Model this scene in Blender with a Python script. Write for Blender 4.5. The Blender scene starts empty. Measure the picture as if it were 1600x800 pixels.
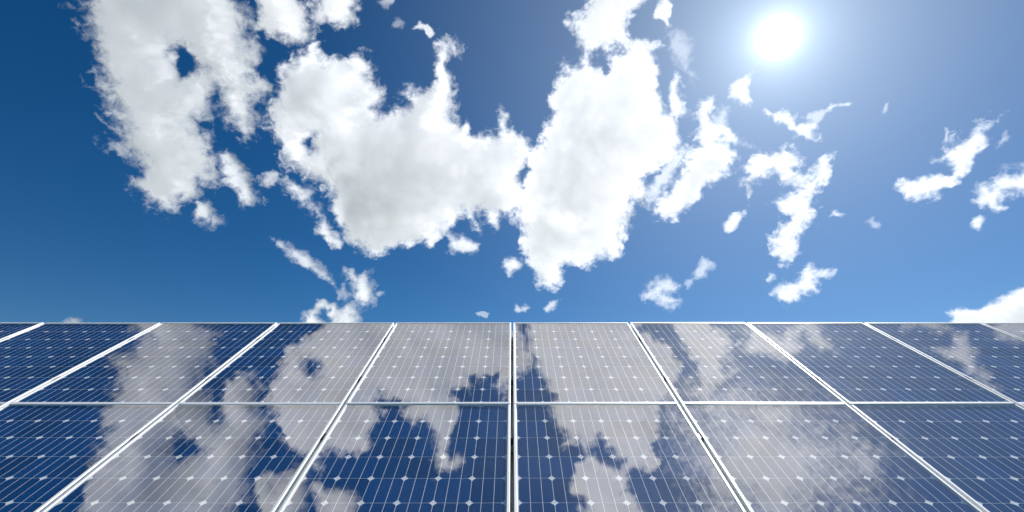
import bpy, bmesh, math
import numpy as np
from mathutils import Vector, Matrix, Euler

# ------------------------------------------------------------------ camera, sky, sun, exposure
R = math.radians
scene = bpy.context.scene
TILT = 35.0                      # slope of the solar array
FOC = 760.4                      # focal length in pixels of the 1600 px wide photograph (a 17 mm lens)
ABOVE = math.degrees(math.atan(185.0 / FOC))   # the slope direction lies this far above the optical axis
PITCH = TILT - ABOVE
CAM = Vector((0.0, 0.0, 1.55))

cam_data = bpy.data.cameras.new("camera")
cam_data.sensor_width = 36.0
cam_data.lens = 36.0 * FOC / 1600.0
cam_data.clip_start = 0.05
cam_data.clip_end = 60000.0
cam = bpy.data.objects.new("camera", cam_data)
scene.collection.objects.link(cam)
cam.location = CAM
cam.rotation_euler = (R(90.0 + PITCH), 0, 0)
scene.camera = cam

FWD = Vector((0, math.cos(R(PITCH)), math.sin(R(PITCH))))
UP = Vector((0, -math.sin(R(PITCH)), math.cos(R(PITCH))))
RIGHT = Vector((1, 0, 0))
SLOPE_UP = Vector((0, math.cos(R(TILT)), math.sin(R(TILT))))
SLOPE_N = Vector((0, -math.sin(R(TILT)), math.cos(R(TILT))))


def heading(x, y):
    """World direction of a place in the sky, given by where the photograph shows it."""
    return (RIGHT * (x - 800.0) + UP * (400.0 - y) + FWD * FOC).normalized()


def heading_overhead(x, y):
    """World direction of a place higher in the sky that the array mirrors at (x, 795 - y)."""
    d = heading(x, 795.0 - y)
    return d - 2.0 * d.dot(SLOPE_N) * SLOPE_N


SUN_DIR = heading(1215.0, 58.0)
SUN_EL = math.asin(SUN_DIR.z)
SUN_AZ = math.atan2(SUN_DIR.x, SUN_DIR.y)

world = bpy.data.worlds.new("World")
scene.world = world
world.use_nodes = True
wn, wl = world.node_tree.nodes, world.node_tree.links
wn.clear()
w_out = wn.new("ShaderNodeOutputWorld")
w_bg = wn.new("ShaderNodeBackground")
w_bg.inputs["Strength"].default_value = 0.051
w_sky = wn.new("ShaderNodeTexSky")
w_sky.sky_type = 'NISHITA'
w_sky.sun_disc = False
w_sky.sun_elevation = SUN_EL
w_sky.sun_rotation = SUN_AZ
w_sky.altitude = 2200.0
w_sky.air_density = 1.0
w_sky.dust_density = 0.25
w_sky.ozone_density = 2.5
w_hsv = wn.new("ShaderNodeHueSaturation")
w_hsv.inputs["Hue"].default_value = 0.501
w_hsv.inputs["Saturation"].default_value = 1.36
w_hsv.inputs["Value"].default_value = 0.68
wl.new(w_sky.outputs["Color"], w_hsv.inputs["Color"])
# the sun's aureole: thin haze scattering forward round the sun
w_geo = wn.new("ShaderNodeTexCoord")
w_nrm = wn.new("ShaderNodeVectorMath"); w_nrm.operation = 'NORMALIZE'
wl.new(w_geo.outputs["Generated"], w_nrm.inputs[0])
w_dot = wn.new("ShaderNodeVectorMath"); w_dot.operation = 'DOT_PRODUCT'
wl.new(w_nrm.outputs["Vector"], w_dot.inputs[0])
w_dot.inputs[1].default_value = SUN_DIR
w_pos = wn.new("ShaderNodeMath"); w_pos.operation = 'MAXIMUM'
wl.new(w_dot.outputs["Value"], w_pos.inputs[0]); w_pos.inputs[1].default_value = 0.0


def w_lobe(power, gain):
    p = wn.new("ShaderNodeMath"); p.operation = 'POWER'
    wl.new(w_pos.outputs[0], p.inputs[0]); p.inputs[1].default_value = power
    m = wn.new("ShaderNodeMath"); m.operation = 'MULTIPLY'
    wl.new(p.outputs[0], m.inputs[0]); m.inputs[1].default_value = gain
    return m


w_sum = None
for power, gain in ((6500.0, 70.0), (1500.0, 6.0), (330.0, 3.4), (55.0, 2.4), (8.0, 2.3)):
    m = w_lobe(power, gain)
    if w_sum is None:
        w_sum = m
    else:
        a = wn.new("ShaderNodeMath"); a.operation = 'ADD'
        wl.new(w_sum.outputs[0], a.inputs[0]); wl.new(m.outputs[0], a.inputs[1])
        w_sum = a
w_tint = wn.new("ShaderNodeVectorMath"); w_tint.operation = 'SCALE'
w_tint.inputs[0].default_value = (0.80, 0.93, 1.0)
wl.new(w_sum.outputs[0], w_tint.inputs["Scale"])
w_add = wn.new("ShaderNodeVectorMath"); w_add.operation = 'ADD'
wl.new(w_hsv.outputs["Color"], w_add.inputs[0])
wl.new(w_tint.outputs["Vector"], w_add.inputs[1])
wl.new(w_add.outputs["Vector"], w_bg.inputs["Color"])
wl.new(w_bg.outputs["Background"], w_out.inputs["Surface"])

sun_data = bpy.data.lights.new("sun", 'SUN')
sun_data.energy = 5.0
sun_data.angle = R(0.5)
sun_data.color = (1.0, 0.985, 0.965)
sun = bpy.data.objects.new("sun", sun_data)
scene.collection.objects.link(sun)
sun.location = CAM + SUN_DIR * 50.0
sun.rotation_euler = SUN_DIR.to_track_quat('Z', 'Y').to_euler()

scene.view_settings.view_transform = 'Standard'
scene.view_settings.look = 'None'
scene.view_settings.gamma = 1.0
scene.view_settings.exposure = 1.1
scene.view_settings.use_curve_mapping = False
scene.render.engine = 'CYCLES'
scene.cycles.max_bounces = 10
scene.cycles.diffuse_bounces = 4
scene.cycles.glossy_bounces = 4
scene.cycles.transmission_bounces = 6
scene.cycles.transparent_max_bounces = 24
scene.cycles.use_denoising = True
scene.cycles.sample_clamp_indirect = 6.0

# ------------------------------------------------------------------ helpers
COL = scene.collection


def link(name, data, parent=None):
    o = bpy.data.objects.new(name, data)
    COL.objects.link(o)
    if parent is not None:
        o.parent = parent
    return o


def tag(o, label=None, cat=None, group=None, kind=None):
    if label: o["label"] = label
    if cat: o["category"] = cat
    if group: o["group"] = group
    if kind: o["kind"] = kind
    return o


def mat(name):
    m = bpy.data.materials.new(name)
    m.use_nodes = True
    n, l = m.node_tree.nodes, m.node_tree.links
    return m, n, l, n["Principled BSDF"], n["Material Output"]


def add_box(bm, x0, x1, y0, y1, z0, z1, mi=0):
    v = [bm.verts.new(p) for p in ((x0, y0, z0), (x1, y0, z0), (x1, y1, z0), (x0, y1, z0),
                                   (x0, y0, z1), (x1, y0, z1), (x1, y1, z1), (x0, y1, z1))]
    fs = []
    for f in ((3, 2, 1, 0), (4, 5, 6, 7), (0, 1, 5, 4), (1, 2, 6, 5), (2, 3, 7, 6), (3, 0, 4, 7)):
        fc = bm.faces.new([v[i] for i in f]); fc.material_index = mi; fs.append(fc)
    return fs


def mesh_from(bm, name, mats, smooth=False):
    bm.normal_update()
    me = bpy.data.meshes.new(name)
    bm.to_mesh(me); bm.free()
    for m in mats: me.materials.append(m)
    if smooth:
        me.polygons.foreach_set("use_smooth", [True] * len(me.polygons))
    return me


def box_mesh(name, m, x0, x1, y0, y1, z0, z1, bevel=0.0):
    bm = bmesh.new()
    add_box(bm, x0, x1, y0, y1, z0, z1)
    if bevel:
        bmesh.ops.bevel(bm, geom=bm.edges[:], offset=bevel, segments=1, affect='EDGES')
    return mesh_from(bm, name, [m])


# ------------------------------------------------------------------ numpy gradient noise
_rng = np.random.RandomState(7)
_PERM = np.concatenate([_rng.permutation(512)] * 2)
_ANG = _rng.rand(512) * 2 * np.pi
_GX, _GY = np.cos(_ANG), np.sin(_ANG)


def perlin(x, y):
    xi, yi = np.floor(x).astype(int), np.floor(y).astype(int)
    xf, yf = x - xi, y - yi
    u, v = xf * xf * xf * (xf * (xf * 6 - 15) + 10), yf * yf * yf * (yf * (yf * 6 - 15) + 10)

    def g(ix, iy, dx, dy):
        h = _PERM[(_PERM[ix & 511] + iy) & 511]
        return _GX[h] * dx + _GY[h] * dy
    a = g(xi, yi, xf, yf); b = g(xi + 1, yi, xf - 1, yf)
    c = g(xi, yi + 1, xf, yf - 1); d = g(xi + 1, yi + 1, xf - 1, yf - 1)
    return ((a + (b - a) * u) * (1 - v) + (c + (d - c) * u) * v) * 1.5


def fbm(x, y, octaves, gain=0.5):
    s, amp, tot = 0.0, 1.0, 0.0
    for k in range(octaves):
        s = s + amp * perlin(x * 2 ** k + 17.3 * k, y * 2 ** k - 9.1 * k); tot += amp; amp *= gain
    return s / tot


def billow(x, y, octaves, gain=0.5):
    s, amp, tot = 0.0, 1.0, 0.0
    for k in range(octaves):
        s = s + amp * (2.0 * np.abs(perlin(x * 2 ** k + 5.7 * k, y * 2 ** k + 31.0 * k))); tot += amp; amp *= gain
    return s / tot


def blur(a, r):
    """Three box filters of radius r, edges held."""
    for _ in range(3):
        for ax in (0, 1):
            p = np.pad(a, [(r + 1, r) if k == ax else (0, 0) for k in (0, 1)], mode='edge')
            c = np.cumsum(p, axis=ax)
            n_ = a.shape[ax]
            hi = np.take(c, np.arange(2 * r + 1, 2 * r + 1 + n_), axis=ax)
            lo = np.take(c, np.arange(0, n_), axis=ax)
            a = (hi - lo) / (2 * r + 1)
    return a


def poly_sd(px, py, poly):
    """Signed distance to a polygon, positive inside."""
    p = np.asarray(poly, float)
    q = np.roll(p, -1, axis=0)
    best = np.full(px.shape, 1e18); inside = np.zeros(px.shape, bool)
    for (x0, y0), (x1, y1) in zip(p, q):
        ex, ey = x1 - x0, y1 - y0
        t = np.clip(((px - x0) * ex + (py - y0) * ey) / (ex * ex + ey * ey + 1e-12), 0, 1)
        best = np.minimum(best, (px - x0 - t * ex) ** 2 + (py - y0 - t * ey) ** 2)
        if y0 != y1:
            c = ((y0 > py) != (y1 > py)) & (px < (x1 - x0) * (py - y0) / (y1 - y0) + x0)
            inside ^= c
    return np.where(inside, 1.0, -1.0) * np.sqrt(best)


# ------------------------------------------------------------------ ground
m_ground, n, l, bs, _ = mat("meadow")
nz = n.new("ShaderNodeTexNoise"); nz.inputs["Scale"].default_value = 0.6; nz.inputs["Detail"].default_value = 8
tc = n.new("ShaderNodeTexCoord"); l.new(tc.outputs["Object"], nz.inputs["Vector"])
cr = n.new("ShaderNodeValToRGB")
cr.color_ramp.elements[0].position = 0.35; cr.color_ramp.elements[0].color = (0.035, 0.06, 0.018, 1)
cr.color_ramp.elements[1].position = 0.7; cr.color_ramp.elements[1].color = (0.10, 0.11, 0.04, 1)
l.new(nz.outputs["Fac"], cr.inputs["Fac"]); l.new(cr.outputs["Color"], bs.inputs["Base Color"])
bs.inputs["Roughness"].default_value = 0.95
bm = bmesh.new()
bmesh.ops.create_grid(bm, x_segments=40, y_segments=40, size=15000.0)
ground = link("ground", mesh_from(bm, "ground", [m_ground]))
tag(ground, kind="structure")

# ------------------------------------------------------------------ solar array: materials
m_cell, n, l, bs, _ = mat("silicon_cell")
oi = n.new("ShaderNodeObjectInfo")
mx = n.new("ShaderNodeMix"); mx.data_type = 'RGBA'
mx.inputs[6].default_value = (0.001, 0.033, 0.125, 1); mx.inputs[7].default_value = (0.002, 0.056, 0.205, 1)
l.new(oi.outputs["Random"], mx.inputs[0])
tc = n.new("ShaderNodeTexCoord")
wv = n.new("ShaderNodeTexWave"); wv.wave_type = 'BANDS'; wv.bands_direction = 'Y'
wv.inputs["Scale"].default_value = 160.0; wv.inputs["Distortion"].default_value = 0.0
l.new(tc.outputs["Object"], wv.inputs["Vector"])
rp = n.new("ShaderNodeMapRange"); rp.inputs[1].default_value = 0.75; rp.inputs[2].default_value = 1.0
rp.inputs[3].default_value = 0.0; rp.inputs[4].default_value = 0.06
l.new(wv.outputs["Fac"], rp.inputs[0])
mx2 = n.new("ShaderNodeMix"); mx2.data_type = 'RGBA'
l.new(rp.outputs[0], mx2.inputs[0]); l.new(mx.outputs[2], mx2.inputs[6]); mx2.inputs[7].default_value = (0.30, 0.34, 0.42, 1)
l.new(mx2.outputs[2], bs.inputs["Base Color"])
bs.inputs["Roughness"].default_value = 0.6
bs.inputs["Specular IOR Level"].default_value = 0.0

m_sheet, n, l, bs, _ = mat("white_backsheet")
bs.inputs["Base Color"].default_value = (0.90, 0.90, 0.90, 1)
bs.inputs["Roughness"].default_value = 0.7
bs.inputs["Specular IOR Level"].default_value = 0.0

m_ribbon, n, l, bs, _ = mat("solder_ribbon")
bs.inputs["Base Color"].default_value = (0.86, 0.87, 0.89, 1)
bs.inputs["Metallic"].default_value = 0.0
bs.inputs["Roughness"].default_value = 0.6
bs.inputs["Specular IOR Level"].default_value = 0.05

m_frame, n, l, bs, _ = mat("anodised_aluminium")
tc = n.new("ShaderNodeTexCoord")
mp = n.new("ShaderNodeMapping"); mp.inputs["Scale"].default_value = (3, 60, 60)
l.new(tc.outputs["Object"], mp.inputs["Vector"])
nz = n.new("ShaderNodeTexNoise"); nz.inputs["Scale"].default_value = 4.0; nz.inputs["Detail"].default_value = 6
l.new(mp.outputs["Vector"], nz.inputs["Vector"])
cr = n.new("ShaderNodeValToRGB")
cr.color_ramp.elements[0].position = 0.3; cr.color_ramp.elements[0].color = (0.84, 0.85, 0.86, 1)
cr.color_ramp.elements[1].position = 0.7; cr.color_ramp.elements[1].color = (0.90, 0.91, 0.92, 1)
l.new(nz.outputs["Fac"], cr.inputs["Fac"]); l.new(cr.outputs["Color"], bs.inputs["Base Color"])
bs.inputs["Metallic"].default_value = 0.2
bs.inputs["Roughness"].default_value = 0.55

m_steel, n, l, bs, _ = mat("galvanised_steel")
nz = n.new("ShaderNodeTexVoronoi"); nz.inputs["Scale"].default_value = 60.0
cr = n.new("ShaderNodeValToRGB")
cr.color_ramp.elements[0].color = (0.30, 0.31, 0.32, 1); cr.color_ramp.elements[1].color = (0.48, 0.49, 0.50, 1)
l.new(nz.outputs["Color"], cr.inputs["Fac"]); l.new(cr.outputs["Color"], bs.inputs["Base Color"])
bs.inputs["Metallic"].default_value = 0.8; bs.inputs["Roughness"].default_value = 0.45

m_clamp, n, l, bs, _ = mat("dark_clamp")
bs.inputs["Base Color"].default_value = (0.05, 0.05, 0.055, 1)
bs.inputs["Metallic"].default_value = 0.4; bs.inputs["Roughness"].default_value = 0.5

m_plastic, n, l, bs, _ = mat("black_plastic")
bs.inputs["Base Color"].default_value = (0.02, 0.02, 0.02, 1); bs.inputs["Roughness"].default_value = 0.6

# front glass: mirror-like outer face with a rough gloss added for a faint veil of glare, clear where it is bonded to the cells
GLASS_REFLECT = 0.39
m_glass, n, l, bs, out = mat("front_glass")
n.remove(bs)
tr = n.new("ShaderNodeBsdfTransparent"); tr.inputs["Color"].default_value = (0.79, 0.79, 0.79, 1)
gl = n.new("ShaderNodeBsdfGlossy"); gl.inputs["Roughness"].default_value = 0.012
gl.inputs["Color"].default_value = (GLASS_REFLECT, GLASS_REFLECT * 0.945, GLASS_REFLECT * 0.87, 1)
mxs = n.new("ShaderNodeAddShader")
l.new(tr.outputs[0], mxs.inputs[0]); l.new(gl.outputs[0], mxs.inputs[1])
glare = n.new("ShaderNodeBsdfGlossy"); glare.inputs["Roughness"].default_value = 0.6
dn = n.new("ShaderNodeTexNoise"); dn.inputs["Scale"].default_value = 3.0; dn.inputs["Detail"].default_value = 9
gc = n.new("ShaderNodeTexCoord"); l.new(gc.outputs["Object"], dn.inputs["Vector"])
dr = n.new("ShaderNodeMapRange"); dr.inputs[1].default_value = 0.3; dr.inputs[2].default_value = 0.75
dr.inputs[3].default_value = 0.010; dr.inputs[4].default_value = 0.028
l.new(dn.outputs["Fac"], dr.inputs[0])
mxd = n.new("ShaderNodeMixShader")
l.new(dr.outputs[0], mxd.inputs[0]); l.new(mxs.outputs[0], mxd.inputs[1]); l.new(glare.outputs[0], mxd.inputs[2])
l.new(mxd.outputs[0], out.inputs["Surface"])

m_clear, n, l, bs, out = mat("bonded_glass")
n.remove(bs)
tr = n.new("ShaderNodeBsdfTransparent"); tr.inputs["Color"].default_value = (0.985, 0.99, 0.99, 1)
l.new(tr.outputs[0], out.inputs["Surface"])

# ------------------------------------------------------------------ solar array: geometry (x across, y up the slope, z out of the glass)
P = 0.158                                   # cell pitch
H = P / 0.0990 * math.cos(R(ABOVE))         # camera's distance from the plane of the cells
FOOT = CAM - SLOPE_N * H                    # nearest point of that plane
K = FOC * H / math.cos(R(ABOVE))


def slope_at(y):
    """Distance up the slope from FOOT of the image row y."""
    z = K / (y - 215.0)
    return (z - H * math.sin(R(ABOVE))) / math.cos(R(ABOVE))


PITCH_X = 6.36 * P
COLS, ROWS = 6, 8
CW, CH = COLS * P, ROWS * P                 # the cell field
LIP, LIPY, MARGIN = 0.0135, 0.0195, 0.0055    # frame lips over the glass, white margin round the cells
PW, PH = CW + 2 * (LIP + MARGIN), CH + 2 * (LIPY + MARGIN)
TOP_T = slope_at(506.7)                     # top edge of the upper cell field
LOW_T = slope_at(634.2)                     # top edge of the lower cell field
DEPTH = 0.040


def cell_mesh():
    hx, hy, c = P / 2 - 0.0016, P / 2 - 0.0016, 0.0170
    pts = []
    for sx, sy in ((1, 1), (-1, 1), (-1, -1), (1, -1)):
        a, b = (sx * hx, sy * (hy - c)), (sx * (hx - c), sy * hy)
        mid = (sx * (hx - c * 0.42), sy * (hy - c * 0.42))
        pts += [a, mid, b] if sx * sy > 0 else [b, mid, a]
    bm = bmesh.new()
    lo = [bm.verts.new((x, y, -0.00025)) for x, y in pts]
    hi = [bm.verts.new((x, y, 0.0)) for x, y in pts]
    bm.faces.new(hi)
    bm.faces.new(lo[::-1])
    for i in range(len(pts)):
        j = (i + 1) % len(pts)
        bm.faces.new((lo[i], lo[j], hi[j], hi[i]))
    return mesh_from(bm, "solar_cell", [m_cell])


ME_CELL = cell_mesh()
ME_SHEET = box_mesh("backsheet", m_sheet, -PW / 2 + 0.004, PW / 2 - 0.004, 0.004, PH - 0.004, -0.0060, -0.00035)
ME_RIB = box_mesh("ribbon", m_ribbon, -0.0012, 0.0012, LIPY + MARGIN - 0.003, PH - LIPY - MARGIN + 0.003, 0.0001, 0.0003)


def glass_mesh():
    bm = bmesh.new()
    fs = add_box(bm, -PW / 2 + 0.004, PW / 2 - 0.004, 0.004, PH - 0.004, 0.0012, 0.0044, 1)
    fs[1].material_index = 0
    return mesh_from(bm, "glass_pane", [m_glass, m_clear])


ME_GLASS = glass_mesh()


def rail_mesh(name, length, along_x, lip):
    """Hollow frame profile: a lip over the glass, an outer wall and a foot flange."""
    prof = [(0.0, -DEPTH), (0.0, 0.0058), (0.0012, 0.0070), (lip - 0.001, 0.0070), (lip, 0.0062), (lip, 0.0047),
            (0.0022, 0.0047), (0.0022, -DEPTH + 0.002), (0.028, -DEPTH + 0.002), (0.028, -DEPTH)]
    bm = bmesh.new()
    rings = []
    for end in (0, 1):
        ring = []
        for a, z in prof:
            cut = a                                      # mitred corners
            s = -length / 2 + cut if end == 0 else length / 2 - cut
            ring.append(bm.verts.new((s, a, z) if along_x else (a, s, z)))
        rings.append(ring)
    k = len(prof)
    for i in range(k):
        j = (i + 1) % k
        bm.faces.new((rings[0][i], rings[0][j], rings[1][j], rings[1][i]))
    bm.faces.new(rings[0]); bm.faces.new(rings[1][::-1])
    bmesh.ops.recalc_face_normals(bm, faces=bm.faces[:])
    return mesh_from(bm, name, [m_frame])


ME_RX = rail_mesh("frame_rail", PW, True, LIPY)
ME_RY = rail_mesh("frame_rail_side", PH, False, LIP)
ME_BOX = box_mesh("junction_box", m_plastic, -0.055, 0.055, PH - 0.22, PH - 0.10, -0.026, -0.0065, 0.004)


jit = np.random.RandomState(3)


def solar_panel(label, col, top_t):
    xc = (col + 0.5) * PITCH_X
    base_t = top_t + LIPY + MARGIN - PH
    e = link("solar_panel", None)
    e.location = FOOT + RIGHT * xc + SLOPE_UP * (base_t + jit.uniform(-0.001, 0.001)) + SLOPE_N * jit.uniform(-0.0012, 0.0012)
    e.rotation_euler = (R(TILT + jit.uniform(-0.05, 0.05)), R(jit.uniform(-0.06, 0.06)), 0)
    tag(e, label, "solar panel", "framed solar panels of the tilted array")
    link("backsheet", ME_SHEET, e)
    for r in range(ROWS):
        for c in range(COLS):
            o = link("solar_cell", ME_CELL, e)
            o.location = ((c - (COLS - 1) / 2) * P, LIPY + MARGIN + (r + 0.5) * P, 0.0)
    for c in range(COLS):
        for s in (-1, 1):
            o = link("ribbon", ME_RIB, e)
            o.location = ((c - (COLS - 1) / 2) * P + s * P / 6.0 * 1.02, 0, 0)
    link("glass_pane", ME_GLASS, e)
    a = link("frame_rail", ME_RX, e)
    b = link("frame_rail", ME_RX, e); b.location = (0, PH, 0); b.rotation_euler = (0, 0, math.pi)
    c_ = link("frame_rail", ME_RY, e); c_.location = (-PW / 2, PH / 2, 0)
    d = link("frame_rail", ME_RY, e); d.location = (PW / 2, PH / 2, 0); d.rotation_euler = (0, 0, math.pi)
    link("junction_box", ME_BOX, e)
    return e


ORD = ["first", "second", "third", "fourth", "fifth", "sixth"]
LOOK_UP = {0: "mirroring grey cloud and a blue wedge", 1: "mirroring cloud with patches of pale blue",
           2: "pale blue, thin cloud in one corner", 3: "pale blue under mirrored wispy cloud",
           4: "cut by the photo's right edge",
           -1: "almost filled by mirrored grey cloud", -2: "grey cloud broken by blue gaps",
           -3: "half dark blue, half grey cloud", -4: "all clear dark blue", -5: "dark corner at photo's left edge"}
LOOK_LOW = {0: "dark blue with ragged mirrored cloud", 1: "veiled by pale mirrored glow", 2: "pale clear blue with bright cell lines",
            3: "cut by the photo's right edge",
            -1: "mostly dark blue with mirrored lobes", -2: "grey mirrored cloud, small blue holes",
            -3: "dark blue, cloud on inner half", -4: "sliver at photo's left edge"}
for row, lo, hi, top_t, looks in (("upper", -6, 5, TOP_T, LOOK_UP), ("lower", -5, 4, LOW_T, LOOK_LOW)):
    for col in range(lo, hi + 1):
        side = "right" if col >= 0 else "left"
        k = col if col >= 0 else -col - 1
        look = looks.get(col if col >= 0 else col, None)
        if look is None:
            look = "just beyond the photo's edge"
        solar_panel("%s panel, %s %s of central seam, %s" % (row, ORD[k], side, look), col, top_t)

# rack that carries the panels
BASE_T = LOW_T + LIPY + MARGIN - PH
END_T = TOP_T + LIPY + MARGIN
X0, X1 = -6 * PITCH_X, 6 * PITCH_X
rack = link("mounting_rack", None)
mid = FOOT + SLOPE_UP * BASE_T
rack.location = (0, mid.y, 0)
tag(rack, "galvanised steel rack carrying the tilted solar panels, glimpsed through the central seam", "rack")


def slope_pt(x, t, off):
    return FOOT + RIGHT * x + SLOPE_UP * t + SLOPE_N * off


def rack_part(name, me, loc, tilt=True):
    o = link(name, me, rack)
    o.location = loc - rack.location
    if tilt: o.rotation_euler = (R(TILT), 0, 0)
    return o


me_purlin = box_mesh("purlin", m_steel, X0, X1, -0.02, 0.02, -0.045, 0.0, 0.003)
for t in (BASE_T + 0.25 * PH, BASE_T + 0.75 * PH, END_T - 0.75 * PH, END_T - 0.25 * PH):
    rack_part("purlin", me_purlin, slope_pt(0, t, -DEPTH - 0.001))
me_rafter = box_mesh("rafter", m_steel, -0.03, 0.03, -0.05, END_T - BASE_T + 0.05, -0.09, 0.0, 0.004)
for x in (-5 * PITCH_X, -2.5 * PITCH_X, 0, 2.5 * PITCH_X, 5 * PITCH_X):
    rack_part("rafter", me_rafter, slope_pt(x, BASE_T, -DEPTH - 0.048))
    for t in (BASE_T + 0.3, END_T - 0.4):
        top = slope_pt(x, t, -DEPTH - 0.09)
        me_post = box_mesh("post", m_steel, -0.035, 0.035, -0.035, 0.035, -0.3, top.z, 0.004)
        rack_part("post", me_post, Vector((top.x, top.y, 0.0)), tilt=False)
me_clampb = box_mesh("clamp", m_clamp, -0.0074, 0.0074, -0.022, 0.022, -0.034, 0.0035, 0.001)
for col in range(-4, 5):
    for top_t in (TOP_T, LOW_T):
        for f in (0.25, 0.75):
            rack_part("clamp", me_clampb, slope_pt(col * PITCH_X, top_t + LIPY + MARGIN - PH + f * PH, 0.0))

# ------------------------------------------------------------------ clouds
m_cloud, n, l, bs, out = mat("cloud")
n.remove(bs)
at_d = n.new("ShaderNodeAttribute"); at_d.attribute_name = "body"        # how deep inside the cloud, in edge widths
at_p = n.new("ShaderNodeAttribute"); at_p.attribute_name = "place"
at_o = n.new("ShaderNodeAttribute"); at_o.attribute_name = "opaque"
nz = n.new("ShaderNodeTexNoise"); nz.inputs["Scale"].default_value = 0.10; nz.inputs["Detail"].default_value = 6
nz.inputs["Roughness"].default_value = 0.62; nz.inputs["Distortion"].default_value = 0.6
l.new(at_p.outputs["Vector"], nz.inputs["Vector"])
m1 = n.new("ShaderNodeMath"); m1.operation = 'MULTIPLY_ADD'
l.new(nz.outputs["Fac"], m1.inputs[0]); m1.inputs[1].default_value = 2.1; m1.inputs[2].default_value = -1.05
m2 = n.new("ShaderNodeMath"); m2.operation = 'ADD'
l.new(m1.outputs[0], m2.inputs[0]); l.new(at_d.outputs["Fac"], m2.inputs[1])
sm = n.new("ShaderNodeMapRange"); sm.interpolation_type = 'SMOOTHSTEP'
sm.inputs[1].default_value = -0.3; sm.inputs[2].default_value = 1.0; sm.inputs[3].default_value = 0.0; sm.inputs[4].default_value = 1.0
l.new(m2.outputs[0], sm.inputs[0])
m3 = n.new("ShaderNodeMath"); m3.operation = 'MULTIPLY'
l.new(sm.outputs[0], m3.inputs[0]); l.new(at_o.outputs["Fac"], m3.inputs[1])
df = n.new("ShaderNodeBsdfDiffuse"); df.inputs["Color"].default_value = (0.69, 0.70, 0.72, 1)
tl = n.new("ShaderNodeBsdfTranslucent"); tl.inputs["Color"].default_value = (0.69, 0.70, 0.72, 1)
bp = n.new("ShaderNodeBump"); bp.inputs["Strength"].default_value = 0.15; bp.inputs["Distance"].default_value = 10.0
nb = n.new("ShaderNodeTexNoise"); nb.inputs["Scale"].default_value = 0.03; nb.inputs["Detail"].default_value = 5
nb.inputs["Roughness"].default_value = 0.55
l.new(at_p.outputs["Vector"], nb.inputs["Vector"]); l.new(nb.outputs["Fac"], bp.inputs["Height"])
l.new(bp.outputs["Normal"], df.inputs["Normal"]); l.new(bp.outputs["Normal"], tl.inputs["Normal"])
mb = n.new("ShaderNodeMixShader"); mb.inputs[0].default_value = 0.62
l.new(df.outputs[0], mb.inputs[1]); l.new(tl.outputs[0], mb.inputs[2])
tr = n.new("ShaderNodeBsdfTransparent")
ms = n.new("ShaderNodeMixShader")
l.new(m3.outputs[0], ms.inputs[0]); l.new(tr.outputs[0], ms.inputs[1]); l.new(mb.outputs[0], ms.inputs[2])
l.new(ms.outputs[0], out.inputs["Surface"])

CLOUD_BASE = 1100.0
_seed = [0]


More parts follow.
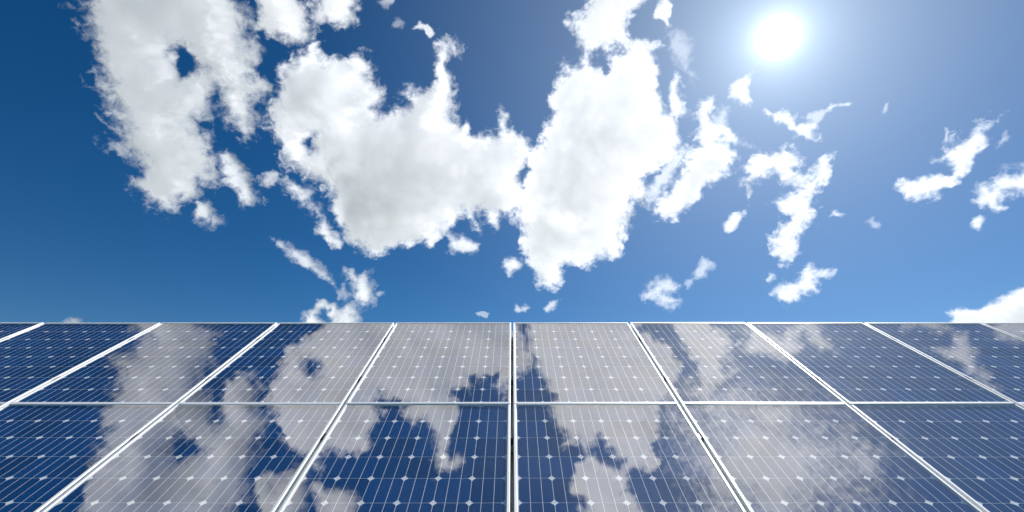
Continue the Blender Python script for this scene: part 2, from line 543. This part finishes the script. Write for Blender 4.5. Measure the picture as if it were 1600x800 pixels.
def cloud(label, outline, holes=(), soft=10.0, dense=1.0, overhead=False, step=1.7, rough=1.0, front=0.93, back=0.93, relief=1.0, mass=38.0, depth=1.0):
    """A cloud body: a closed, billowing lens of air at its own distance, as wide as its outline and thickest in its middle."""
    _seed[0] += 1
    sd0 = _seed[0] * 37.7
    look = heading_overhead if overhead else heading
    pts = np.asarray(outline, float)
    if overhead:
        step = max(step, 2.2)
    cx, cy = (pts[:, 0].min() + pts[:, 0].max()) / 2, (pts[:, 1].min() + pts[:, 1].max()) / 2
    cdir = look(cx, cy)
    dist = CLOUD_BASE / max(cdir.z, 0.22)
    u = (RIGHT - cdir * cdir.dot(RIGHT)).normalized()
    v = u.cross(cdir).normalized()
    centre = CAM + cdir * dist
    scale = dist / FOC                                     # metres per unit of outline

    def flat(poly):
        r = []
        for x, y in poly:
            d = look(x, y)
            k = 1.0 / d.dot(cdir)
            r.append((d.dot(u) * k * FOC, d.dot(v) * k * FOC))
        return np.asarray(r)
    po = flat(outline)
    pad = 1.6 * soft + 8
    gx = np.arange(po[:, 0].min() - pad, po[:, 0].max() + pad, step)
    gy = np.arange(po[:, 1].min() - pad, po[:, 1].max() + pad, step)
    X, Y = np.meshgrid(gx, gy)
    sx, sy = X + sd0 * 13.1, Y - sd0 * 7.9
    # ragged outline: the air curls at every scale
    w = 7.0 * rough
    wx = X + w * fbm(sx / 42.0, sy / 42.0, 4) + 0.35 * w * fbm(sx / 9.0, sy / 9.0, 2)
    wy = Y + w * fbm(sx / 42.0 + 91.0, sy / 42.0 + 13.0, 4) + 0.35 * w * fbm(sx / 9.0 + 41.0, sy / 9.0, 2)
    d = poly_sd(wx, wy, po)
    for h in holes:
        d = np.minimum(d, -poly_sd(wx, wy, flat(h)))
    top = max(d.max(), 3.0)
    amp = min(0.5 * top, 9.0) * rough
    d = d + amp * (0.75 * fbm(sx / 26.0, sy / 26.0, 5, 0.55) + 0.9 * (billow(sx / 34.0, sy / 34.0, 4, 0.6) - 0.5))
    soft_l = min(1.3 * soft, 0.8 * top)
    # some edges are crisp, others fade out as a veil
    veil = np.clip(0.5 + 1.1 * fbm(sx / 60.0 + 23.0, sy / 60.0 - 71.0, 3, 0.5), 0.0, 1.0)
    body = d / (soft_l * (0.5 + 1.6 * veil))
    keep_v = body > -0.8
    keep = keep_v[:-1, :-1] | keep_v[1:, :-1] | keep_v[:-1, 1:] | keep_v[1:, 1:]
    # thickness profile
    dd = np.clip(d + 0.8 * soft_l, 0.0, None)
    T = blur(52.0 * depth * (1.0 - np.exp(-dd / 60.0)), int(round(9.0 / step)))
    e = np.clip(dd / (1.6 * soft_l), 0.0, 1.0)
    T = T * np.sqrt(e * e * (3.0 - 2.0 * e))
    d_s = blur(d, int(round(7.0 / step)))
    big = fbm(sx / 90.0, sy / 90.0, 3, 0.35)
    Tf = T * (0.62 + 0.30 * relief * big)
    Tb = T * (0.80 + 0.30 * relief * fbm(sx / 100.0 + 55.0, sy / 100.0, 3, 0.4))
    # optical depth: thin rims let the sun through, thick middles hold it back
    thick = np.clip(d_s, 0.0, None) * np.clip(1.0 + 0.9 * fbm(sx / 75.0 + 7.0, sy / 75.0 + 3.0, 5, 0.55) - 0.5 * (billow(sx / 48.0, sy / 48.0, 4, 0.5) - 0.5), 0.15, None)
    heavy = 1.0 - np.exp(-thick / mass)
    rim = np.ones(X.shape, bool)
    cnt = np.zeros(X.shape, int)
    for a, b in ((0, 0), (1, 0), (0, 1), (1, 1)):
        cnt[a:a + keep.shape[0], b:b + keep.shape[1]] += keep
    used = cnt > 0
    rim = used & (cnt < 4)
    Tf[rim] = 0.0; Tb[rim] = 0.0
    Tf = np.clip(Tf, 0.05, None); Tf[rim] = 0.0
    Tb = np.clip(Tb, 0.05, None); Tb[rim] = 0.0
    nv = int(used.sum())
    idx_f = np.full(X.shape, -1, int); idx_f[used] = np.arange(nv)
    idx_b = idx_f.copy()
    inner = used & ~rim
    idx_b[inner] = nv + np.arange(int(inner.sum()))
    uf, vf = X[used], Y[used]
    ub, vb = X[inner], Y[inner]
    uu, vv = np.concatenate([uf, ub]), np.concatenate([vf, vb])
    ww = np.concatenate([-Tf[used], Tb[inner]])
    U, V, W = np.array(u), np.array(v), np.array(cdir)
    co = (uu[:, None] * U + vv[:, None] * V + ww[:, None] * W) * scale
    q = np.argwhere(keep)
    i, j = q[:, 0], q[:, 1]
    ff = np.stack([idx_f[i, j], idx_f[i, j + 1], idx_f[i + 1, j + 1], idx_f[i + 1, j]], 1)
    fb = np.stack([idx_b[i + 1, j], idx_b[i + 1, j + 1], idx_b[i, j + 1], idx_b[i, j]], 1)
    same = (np.sort(ff, 1) == np.sort(fb, 1)).all(1)       # slivers wholly on the rim need one side only
    faces = np.concatenate([ff, fb[~same]])
    me = bpy.data.meshes.new("cloud")
    me.vertices.add(len(co)); me.vertices.foreach_set("co", co.astype(np.float32).ravel())
    me.loops.add(faces.size); me.loops.foreach_set("vertex_index", faces.astype(np.int32).ravel())
    me.polygons.add(len(faces))
    me.polygons.foreach_set("loop_start", np.arange(0, faces.size, 4, dtype=np.int32))
    me.polygons.foreach_set("loop_total", np.full(len(faces), 4, dtype=np.int32))
    me.update(calc_edges=True)
    me.polygons.foreach_set("use_smooth", np.ones(len(faces), bool))
    ab = np.concatenate([body[used], body[inner]])
    a = me.attributes.new("body", 'FLOAT', 'POINT'); a.data.foreach_set("value", ab.astype(np.float32))
    op = np.concatenate([(front * dense * (0.90 + 0.10 * heavy))[used], (dense * (0.30 + (back - 0.30) * heavy))[inner]])
    a = me.attributes.new("opaque", 'FLOAT', 'POINT'); a.data.foreach_set("value", op.astype(np.float32))
    pl = np.stack([uu + sd0 * 13.1, vv, ww * 0.6 + sd0], 1)
    a = me.attributes.new("place", 'FLOAT_VECTOR', 'POINT'); a.data.foreach_set("vector", pl.astype(np.float32).ravel())
    me.materials.append(m_cloud)
    o = link("cloud", me)
    o.location = centre
    tag(o, label, "cloud", "added clouds overhead for the reflections" if overhead else "cumulus clouds in the blue sky")
    return o


# outlines: where each cloud stands in the sky
LEFT = [(112, -50), (122, 0), (130, 25), (138, 55), (145, 85), (160, 108), (166, 120), (150, 124), (152, 140), (160, 155),
        (172, 178), (182, 200), (188, 222), (168, 226), (167, 235), (188, 242), (212, 246), (222, 262), (216, 276), (203, 281),
        (206, 292), (222, 304), (238, 323), (270, 326), (295, 318), (313, 308), (312, 288), (330, 292), (342, 278), (342, 250), (330, 238),
        (325, 215), (318, 203), (312, 196), (328, 190), (336, 172), (330, 150), (338, 142), (345, 165), (345, 185), (352, 196), (370, 204),
        (378, 219), (392, 221), (396, 209), (408, 195), (403, 165), (414, 152), (432, 142), (413, 120), (403, 117),
        (400, 100), (407, 80), (396, 62), (387, 55), (396, 38), (388, 18), (370, 0), (362, -50)]
LEFT_HOLE = [(273, 76), (290, 78), (305, 100), (302, 112), (285, 117), (275, 105)]
CENTRE = [(413, 168), (430, 150), (438, 128), (436, 106), (450, 98), (462, 85), (480, 76), (488, 62), (503, 66), (495, 78), (512, 90),
          (525, 85), (545, 90), (560, 84), (577, 94), (586, 110), (574, 118), (590, 126), (602, 142), (598, 158), (588, 168), (594, 184), (606, 176),
          (622, 165), (636, 163), (632, 148), (645, 136), (660, 139), (674, 133), (682, 124), (676, 110), (680, 92), (678, 74), (682, 57), (700, 58),
          (712, 62), (724, 78), (716, 88), (704, 84), (699, 98), (704, 120), (711, 136), (713, 165), (710, 184), (723, 196), (732, 186),
          (738, 198), (735, 208), (752, 205), (774, 210), (776, 190), (783, 169), (791, 178), (793, 198), (806, 206), (822, 216), (828, 240), (822, 262),
          (812, 280), (822, 300), (815, 320), (800, 346), (782, 336), (774, 356), (760, 346), (756, 332), (742, 334), (749, 361), (736, 352), (727, 338), (714, 340),
          (702, 350), (695, 364), (676, 385), (650, 380), (625, 385), (610, 391), (580, 398), (560, 388), (540, 374), (531, 352),
          (522, 330), (512, 318), (508, 300), (500, 286), (480, 276), (465, 266), (446, 256), (437, 240), (435, 224), (427, 206), (418, 188)]
CENTRE_HOLE = [(473, 224), (479, 212), (493, 212), (489, 230), (481, 235)]
RIGHTBIG = [(915, -50), (916, 0), (912, 22), (892, 20), (889, 34), (897, 55), (902, 68), (911, 88), (905, 104), (890, 98), (876, 98), (886, 116),
            (868, 126), (861, 142), (859, 160), (862, 176), (852, 192), (846, 202), (844, 218), (834, 232), (822, 243), (826, 262), (818, 290),
            (806, 318), (800, 342), (809, 352), (813, 370), (809, 385), (816, 398), (826, 418), (836, 430), (840, 446), (862, 453), (877, 444),
            (881, 412), (896, 412), (916, 419), (935, 405), (965, 401), (976, 386), (978, 370), (985, 345), (993, 325),
            (989, 312), (1004, 321), (1014, 311), (1010, 292), (1000, 280), (1025, 266), (1046, 254), (1062, 234), (1061, 205),
            (1057, 188), (1042, 170), (1034, 150), (1030, 130), (1027, 110), (1020, 88), (1036, 70), (1020, 62), (1000, 60), (985, 62),
            (980, 46), (978, 28), (1000, 16), (1010, 0), (1012, -50)]
RIGHT_HOLE = [(918, 92), (938, 78), (968, 70), (973, 79), (953, 88), (948, 108), (942, 116), (926, 101)]
WING = [(1030, 346), (1016, 334), (1030, 311), (1045, 296), (1055, 275), (1065, 255), (1076, 236), (1090, 228), (1084, 210), (1094, 198), (1086, 180),
        (1090, 158), (1101, 147), (1113, 150), (1118, 165), (1113, 180), (1121, 195), (1142, 206), (1150, 216), (1132, 216), (1127, 226),
        (1146, 232), (1149, 249), (1140, 266), (1125, 279), (1108, 290), (1095, 300), (1097, 312), (1076, 323), (1058, 341)]
YSHAPE = [(1154, 262), (1175, 240), (1200, 240), (1225, 227), (1240, 234), (1256, 248), (1256, 260), (1246, 266), (1258, 276), (1265, 260), (1275, 248),
          (1301, 239), (1299, 258), (1292, 276), (1281, 290), (1272, 305), (1261, 316), (1273, 325), (1266, 340), (1259, 355), (1251, 368),
          (1245, 385), (1240, 394), (1233, 414), (1220, 416), (1212, 405), (1203, 392), (1206, 380), (1199, 370), (1215, 362), (1229, 346),
          (1220, 335), (1207, 314), (1216, 304), (1225, 312), (1244, 300), (1242, 289), (1225, 286), (1210, 272), (1195, 279),
          (1177, 284), (1165, 289), (1161, 281), (1174, 270), (1157, 267)]
FAR_RIGHT = [(1404, 290), (1415, 281), (1435, 284), (1460, 277), (1480, 278), (1491, 278), (1484, 265), (1481, 252), (1455, 256), (1454, 243), (1470, 240),
             (1480, 232), (1500, 218), (1517, 212), (1525, 200), (1540, 189), (1562, 181), (1553, 196), (1541, 205), (1546, 216), (1531, 231),
             (1521, 246), (1518, 266), (1500, 279), (1480, 296), (1455, 301), (1430, 313), (1409, 313)]
EDGE_RIGHT = [(1526, 291), (1538, 289), (1548, 300), (1550, 285), (1552, 274), (1570, 269), (1590, 264), (1605, 257), (1640, 248), (1640, 290),
              (1605, 299), (1590, 301), (1570, 306), (1566, 317), (1580, 322), (1560, 331), (1545, 323), (1531, 333), (1526, 347), (1524, 326), (1534, 312)]
TOP_A = [(394, -50), (399, 0), (397, 30), (404, 50), (420, 63), (435, 60), (455, 69), (475, 66), (488, 55), (482, 40), (477, 25), (481, 10), (470, 4), (462, -50)]
TOP_B = [(490, -40), (486, 20), (480, 36), (490, 50), (500, 46), (510, 36), (522, 41), (541, 41), (553, 26), (559, 0), (562, -40)]
NEAR_SUN = [(1139, 152), (1149, 130), (1164, 117), (1176, 110), (1173, 128), (1169, 142), (1174, 161), (1160, 166), (1150, 158)]
UNDER_SUN = [(1201, 171), (1215, 172), (1232, 180), (1245, 190), (1265, 194), (1281, 184), (1273, 198), (1263, 203), (1273, 212), (1266, 219), (1245, 213), (1235, 206), (1219, 193), (1206, 189)]

cloud("tall grey-white cloud at the left with a blue hole in its upper half", LEFT, [LEFT_HOLE], soft=12, rough=1.0, back=0.76, relief=0.8, depth=0.5, mass=46.0)
cloud("ragged cloud tatter hanging off the right flank of the tall left cloud",
      [(338, 240), (354, 231), (366, 240), (377, 258), (386, 268), (399, 285), (406, 315), (393, 322), (378, 318), (369, 300), (357, 293), (340, 293), (342, 280), (352, 272), (345, 255)], soft=11, dense=0.85)
cloud("small white cloud puff just below the foot of the tall left cloud",
      [(299, 329), (310, 317), (325, 319), (338, 332), (354, 340), (346, 351), (333, 353), (318, 345), (301, 343)], soft=9, dense=0.95)
cloud("square-ended white cloud hanging from the top edge left of centre", TOP_A, soft=9)
cloud("small white cloud at the top edge beside the square-ended one", TOP_B, soft=9)
cloud("broad grey-bottomed cloud left of centre with a thin tower rising from it", CENTRE, [CENTRE_HOLE], soft=10, rough=0.9)
cloud("thin cloud wisp just above the tip of the thin cloud tower", [(646, 46), (655, 30), (663, 34), (676, 44), (679, 56), (668, 61), (661, 48)], soft=9, dense=0.7)
cloud("string of torn cloud along the lower left flank of the broad cloud",
      [(436, 285), (450, 277), (465, 284), (478, 290), (491, 300), (491, 312), (482, 318), (500, 325), (510, 340), (520, 360), (534, 375), (536, 391), (525, 391),
       (505, 378), (494, 366), (497, 346), (489, 335), (470, 323), (461, 310), (451, 300)], soft=9, dense=0.9)
cloud("tiny cloud shred between the tall left cloud and the broad cloud", [(409, 271), (425, 269), (440, 272), (438, 281), (420, 291), (411, 289)], soft=8, dense=0.7)
cloud("small ragged puff just below the right underside of the broad cloud", [(699, 365), (712, 372), (725, 367), (739, 378), (752, 380), (746, 394), (725, 398), (704, 393)], soft=9, dense=0.85)
cloud("thin slanting cloud streak in the blue below the broad cloud",
      [(424, 370), (440, 379), (455, 381), (470, 389), (486, 394), (496, 410), (510, 420), (521, 435), (527, 445), (510, 437), (494, 431), (479, 416), (464, 413), (454, 401), (440, 389)], soft=9, dense=0.75)
cloud("curling white cloud rising from behind the upper panel row left of centre",
      [(462, 520), (468, 502), (475, 490), (490, 478), (505, 469), (520, 474), (532, 480), (545, 472), (555, 470), (550, 455), (548, 440), (540, 432), (535, 419), (550, 417), (558, 430), (570, 423),
       (579, 431), (583, 445), (586, 455), (581, 470), (572, 481), (560, 481), (558, 495), (563, 520)],
      [[(500, 500), (505, 484), (518, 484), (520, 496), (514, 506)]], soft=8, dense=0.95)
cloud("tiny white cloud tip above the panels near the left edge", [(96, 512), (100, 502), (108, 495), (118, 493), (126, 499), (131, 512)], soft=5, step=1.4, rough=0.5)
cloud("largest bright white cloud at the centre, its foot tapering to a point", RIGHTBIG, [RIGHT_HOLE], soft=9, rough=0.9)
cloud("little white puff at the left of the largest cloud's tapering foot", [(789, 408), (800, 401), (813, 407), (815, 420), (806, 424), (800, 433), (792, 423)], soft=7, step=1.4)
cloud("white wisp at the top edge right of the largest cloud", [(1028, -30), (1029, 5), (1018, 26), (1034, 31), (1042, 42), (1048, 20), (1049, 0), (1047, -30)], soft=8, dense=0.9)
cloud("bright wing-shaped cloud at the right of the largest cloud", WING, soft=9, rough=1.1, mass=26.0)
cloud("narrow upright wisp between the largest cloud and the wing-shaped cloud", [(1045, 146), (1054, 110), (1063, 121), (1059, 140), (1069, 160), (1071, 176), (1055, 192), (1044, 170)], soft=9, dense=0.85)
cloud("small bright cloud fragment just below the sun", NEAR_SUN, soft=8, dense=0.95, rough=1.3, step=1.4)
cloud("torn white cloud below the sun, above the Y-shaped cloud", UNDER_SUN, soft=9, dense=0.85, rough=1.4, step=1.4)
cloud("thin faint wisps right of the torn cloud below the sun", [(1285, 172), (1298, 161), (1313, 158), (1334, 158), (1330, 165), (1310, 166), (1298, 170), (1288, 178)], soft=8, dense=0.5)
cloud("Y-shaped white cloud right of centre below the sun", YSHAPE, soft=8, rough=1.15, step=1.4)
cloud("small slanting puff between the wing-shaped and Y-shaped clouds", [(1129, 351), (1140, 332), (1155, 329), (1169, 322), (1163, 335), (1151, 350), (1141, 365), (1131, 361)], soft=8, dense=0.85)
cloud("slanting white cloud below the Y-shaped cloud, near the panels", [(1202, 456), (1220, 445), (1240, 439), (1252, 427), (1265, 416), (1276, 424), (1293, 426), (1279, 440), (1271, 456), (1255, 456), (1245, 469), (1225, 473), (1214, 463)], soft=8, dense=0.95)
cloud("tiny puff alone right of the Y-shaped cloud", [(1297, 337), (1305, 327), (1317, 333), (1311, 340)], soft=6, dense=0.7, step=1.4)
cloud("long bent white cloud near the right edge", FAR_RIGHT, soft=8, rough=1.25, step=1.4)
cloud("torn white cloud cut off by the right edge", EDGE_RIGHT, soft=8, dense=0.9, rough=1.25, step=1.4)
cloud("billowing white cumulus above the panels at the right edge", [(1476, 520), (1488, 496), (1477, 488), (1490, 480), (1510, 480), (1530, 487), (1545, 477), (1562, 475), (1570, 460), (1580, 455), (1590, 447), (1605, 445), (1670, 448), (1670, 520)], soft=4, step=1.4, rough=0.6, mass=16.0, relief=1.6)
cloud("pale broken cloud low in the blue right of centre", [(1004, 468), (1009, 454), (1025, 439), (1046, 431), (1063, 445), (1056, 455), (1046, 459), (1064, 468), (1050, 480), (1025, 476)], soft=10, dense=0.6)
cloud("faint wisp above the pale broken cloud", [(1070, 440), (1085, 424), (1098, 402), (1118, 408), (1121, 419), (1106, 425), (1104, 433), (1084, 436), (1074, 448)], soft=10, dense=0.42)
cloud("faint small puff under the largest cloud's pointed foot", [(844, 482), (855, 470), (869, 467), (866, 478), (855, 486)], soft=7, dense=0.6, step=1.4)
cloud("two-lobed faint puff just above the central seam", [(803, 484), (808, 474), (815, 480), (822, 472), (833, 478), (824, 487), (810, 488)], soft=7, dense=0.5, step=1.4)

THIN = dict(soft=16, rough=1.5, step=1.7)
cloud("faint veil of cloud between the largest cloud and the sun", [(1042, 60), (1062, 40), (1080, 62), (1078, 100), (1092, 128), (1084, 140), (1060, 104), (1046, 88)], dense=0.22, **THIN)
cloud("thin ragged veil joining the wing-shaped cloud towards the sun", [(1112, 190), (1128, 160), (1146, 168), (1138, 196), (1160, 214), (1176, 232), (1150, 230), (1128, 214)], dense=0.34, **THIN)
cloud("thin lace of cloud filling the gap left of the wing-shaped cloud", [(1004, 300), (1030, 262), (1062, 236), (1074, 222), (1078, 240), (1052, 276), (1034, 304), (1014, 326)], dense=0.5, **THIN)
cloud("faint streak trailing up right of the torn cloud below the sun", [(1262, 184), (1284, 168), (1296, 172), (1282, 190), (1270, 202)], dense=0.34, **THIN)
cloud("thin slanting wisp alone in the blue right of the sun's faint wisps", [(1370, 182), (1380, 166), (1388, 160), (1386, 172), (1376, 186)], dense=0.32, soft=9, rough=1.2, step=1.4)
cloud("faint patch of cloud alone below the Y-shaped cloud's right side", [(1346, 346), (1356, 338), (1368, 344), (1372, 354), (1360, 356)], dense=0.3, soft=9, rough=1.2, step=1.4)
cloud("thin tail drifting right from the slanting cloud near the panels", [(1280, 432), (1298, 422), (1308, 420), (1302, 430), (1288, 438)], dense=0.34, soft=9, rough=1.2, step=1.4)
cloud("small puff left of the slanting cloud near the panels", [(1196, 434), (1202, 420), (1209, 424), (1207, 434), (1200, 440)], dense=0.5, soft=8, rough=1.2, step=1.4)
cloud("thin hanging thread below the left arm of the Y-shaped cloud", [(1164, 290), (1176, 284), (1178, 300), (1170, 312), (1164, 306)], dense=0.38, soft=9, rough=1.2, step=1.4)
cloud("wispy crest above the left end of the long bent cloud", [(1468, 214), (1476, 200), (1486, 206), (1484, 220), (1474, 226)], dense=0.34, soft=9, rough=1.2, step=1.4)
cloud("two faint shreds between the long bent cloud and the right edge", [(1556, 216), (1568, 208), (1576, 212), (1568, 226), (1558, 230)], dense=0.36, soft=9, rough=1.2, step=1.4)
cloud("faint smear of cloud at the top edge left of the thin tower", [(590, 4), (600, -6), (616, -4), (614, 6), (602, 10)], dense=0.4, soft=9, rough=1.2, step=1.4)
cloud("pale smudge of cloud left of the wisp above the thin tower", [(612, 40), (622, 30), (634, 34), (630, 44), (618, 46)], dense=0.2, soft=10, rough=1.2, step=1.4)
cloud("faint torn shreds left of the tall left cloud's middle", [(150, 182), (156, 178), (162, 190), (184, 204), (180, 212), (164, 202)], dense=0.3, soft=10, rough=1.3, step=1.4)
cloud("thin tatter between the slanting streak and the curling cloud", [(524, 452), (534, 442), (546, 446), (550, 462), (538, 468), (528, 462)], dense=0.34, soft=10, rough=1.3, step=1.4)
cloud("pale shred right of the curling cloud above the panels", [(586, 462), (596, 454), (606, 452), (602, 460), (592, 466)], dense=0.34, soft=8, rough=1.2, step=1.4)
cloud("low faint cloudlet above the first upper panel left of the seam", [(744, 492), (756, 486), (768, 490), (764, 497), (750, 498)], dense=0.34, soft=8, rough=1.2, step=1.4)


# unseen clouds added overhead, repeated outlines placed to shape the panels' reflections
def lower(poly, y_max=338.0):
    """The part of an outline that stays above the picture's field of view."""
    out = []
    for (x0, y0), (x1, y1) in zip(poly, poly[1:] + poly[:1]):
        if y0 <= y_max: out.append((x0, y0))
        if (y0 <= y_max) != (y1 <= y_max):
            t = (y_max - y0) / (y1 - y0); out.append((x0 + t * (x1 - x0), y_max))
    return out


OH = dict(overhead=True, back=0.42, rough=1.15)
cloud("large added overhead cloud mirrored in the panels left of the dark blue holes", LEFT, [LEFT_HOLE], soft=9, **OH)
cloud("added overhead cloud mirrored across the panels next to the central seam on the left", lower(CENTRE), [CENTRE_HOLE], soft=7, **OH)
cloud("added overhead cloud mirrored across the panels next to the central seam on the right", lower(RIGHTBIG), [RIGHT_HOLE], soft=7, **OH)
cloud("added overhead cloud mirrored at the foot of the second lower panel left of centre", TOP_A, soft=7, **OH)
cloud("small added overhead cloud mirrored at the foot of the first lower panel left of centre", TOP_B, soft=7, **OH)
cloud("wing-shaped added overhead cloud mirrored right of the first seam right of centre", lower(WING), soft=7, **OH)
cloud("added overhead cloud mirrored in the top of the third upper panel right of centre", lower(YSHAPE), soft=7, dense=0.8, **OH)
cloud("thin added overhead cloud mirrored near the upper right corner of the array", FAR_RIGHT, soft=9, dense=0.7, **OH)
cloud("added overhead cloud scrap mirrored at the array's right end", EDGE_RIGHT, soft=9, dense=0.6, **OH)
cloud("added overhead veil standing in for mirrored sun glow in the lower panels right of centre",  # unseen veil added so the glass shows a pale sun glow
      [(1030, 150), (1070, 60), (1100, -40), (1260, -50), (1370, 10), (1390, 90), (1320, 160), (1240, 185), (1150, 215), (1070, 205)], soft=55, dense=0.72, **OH)
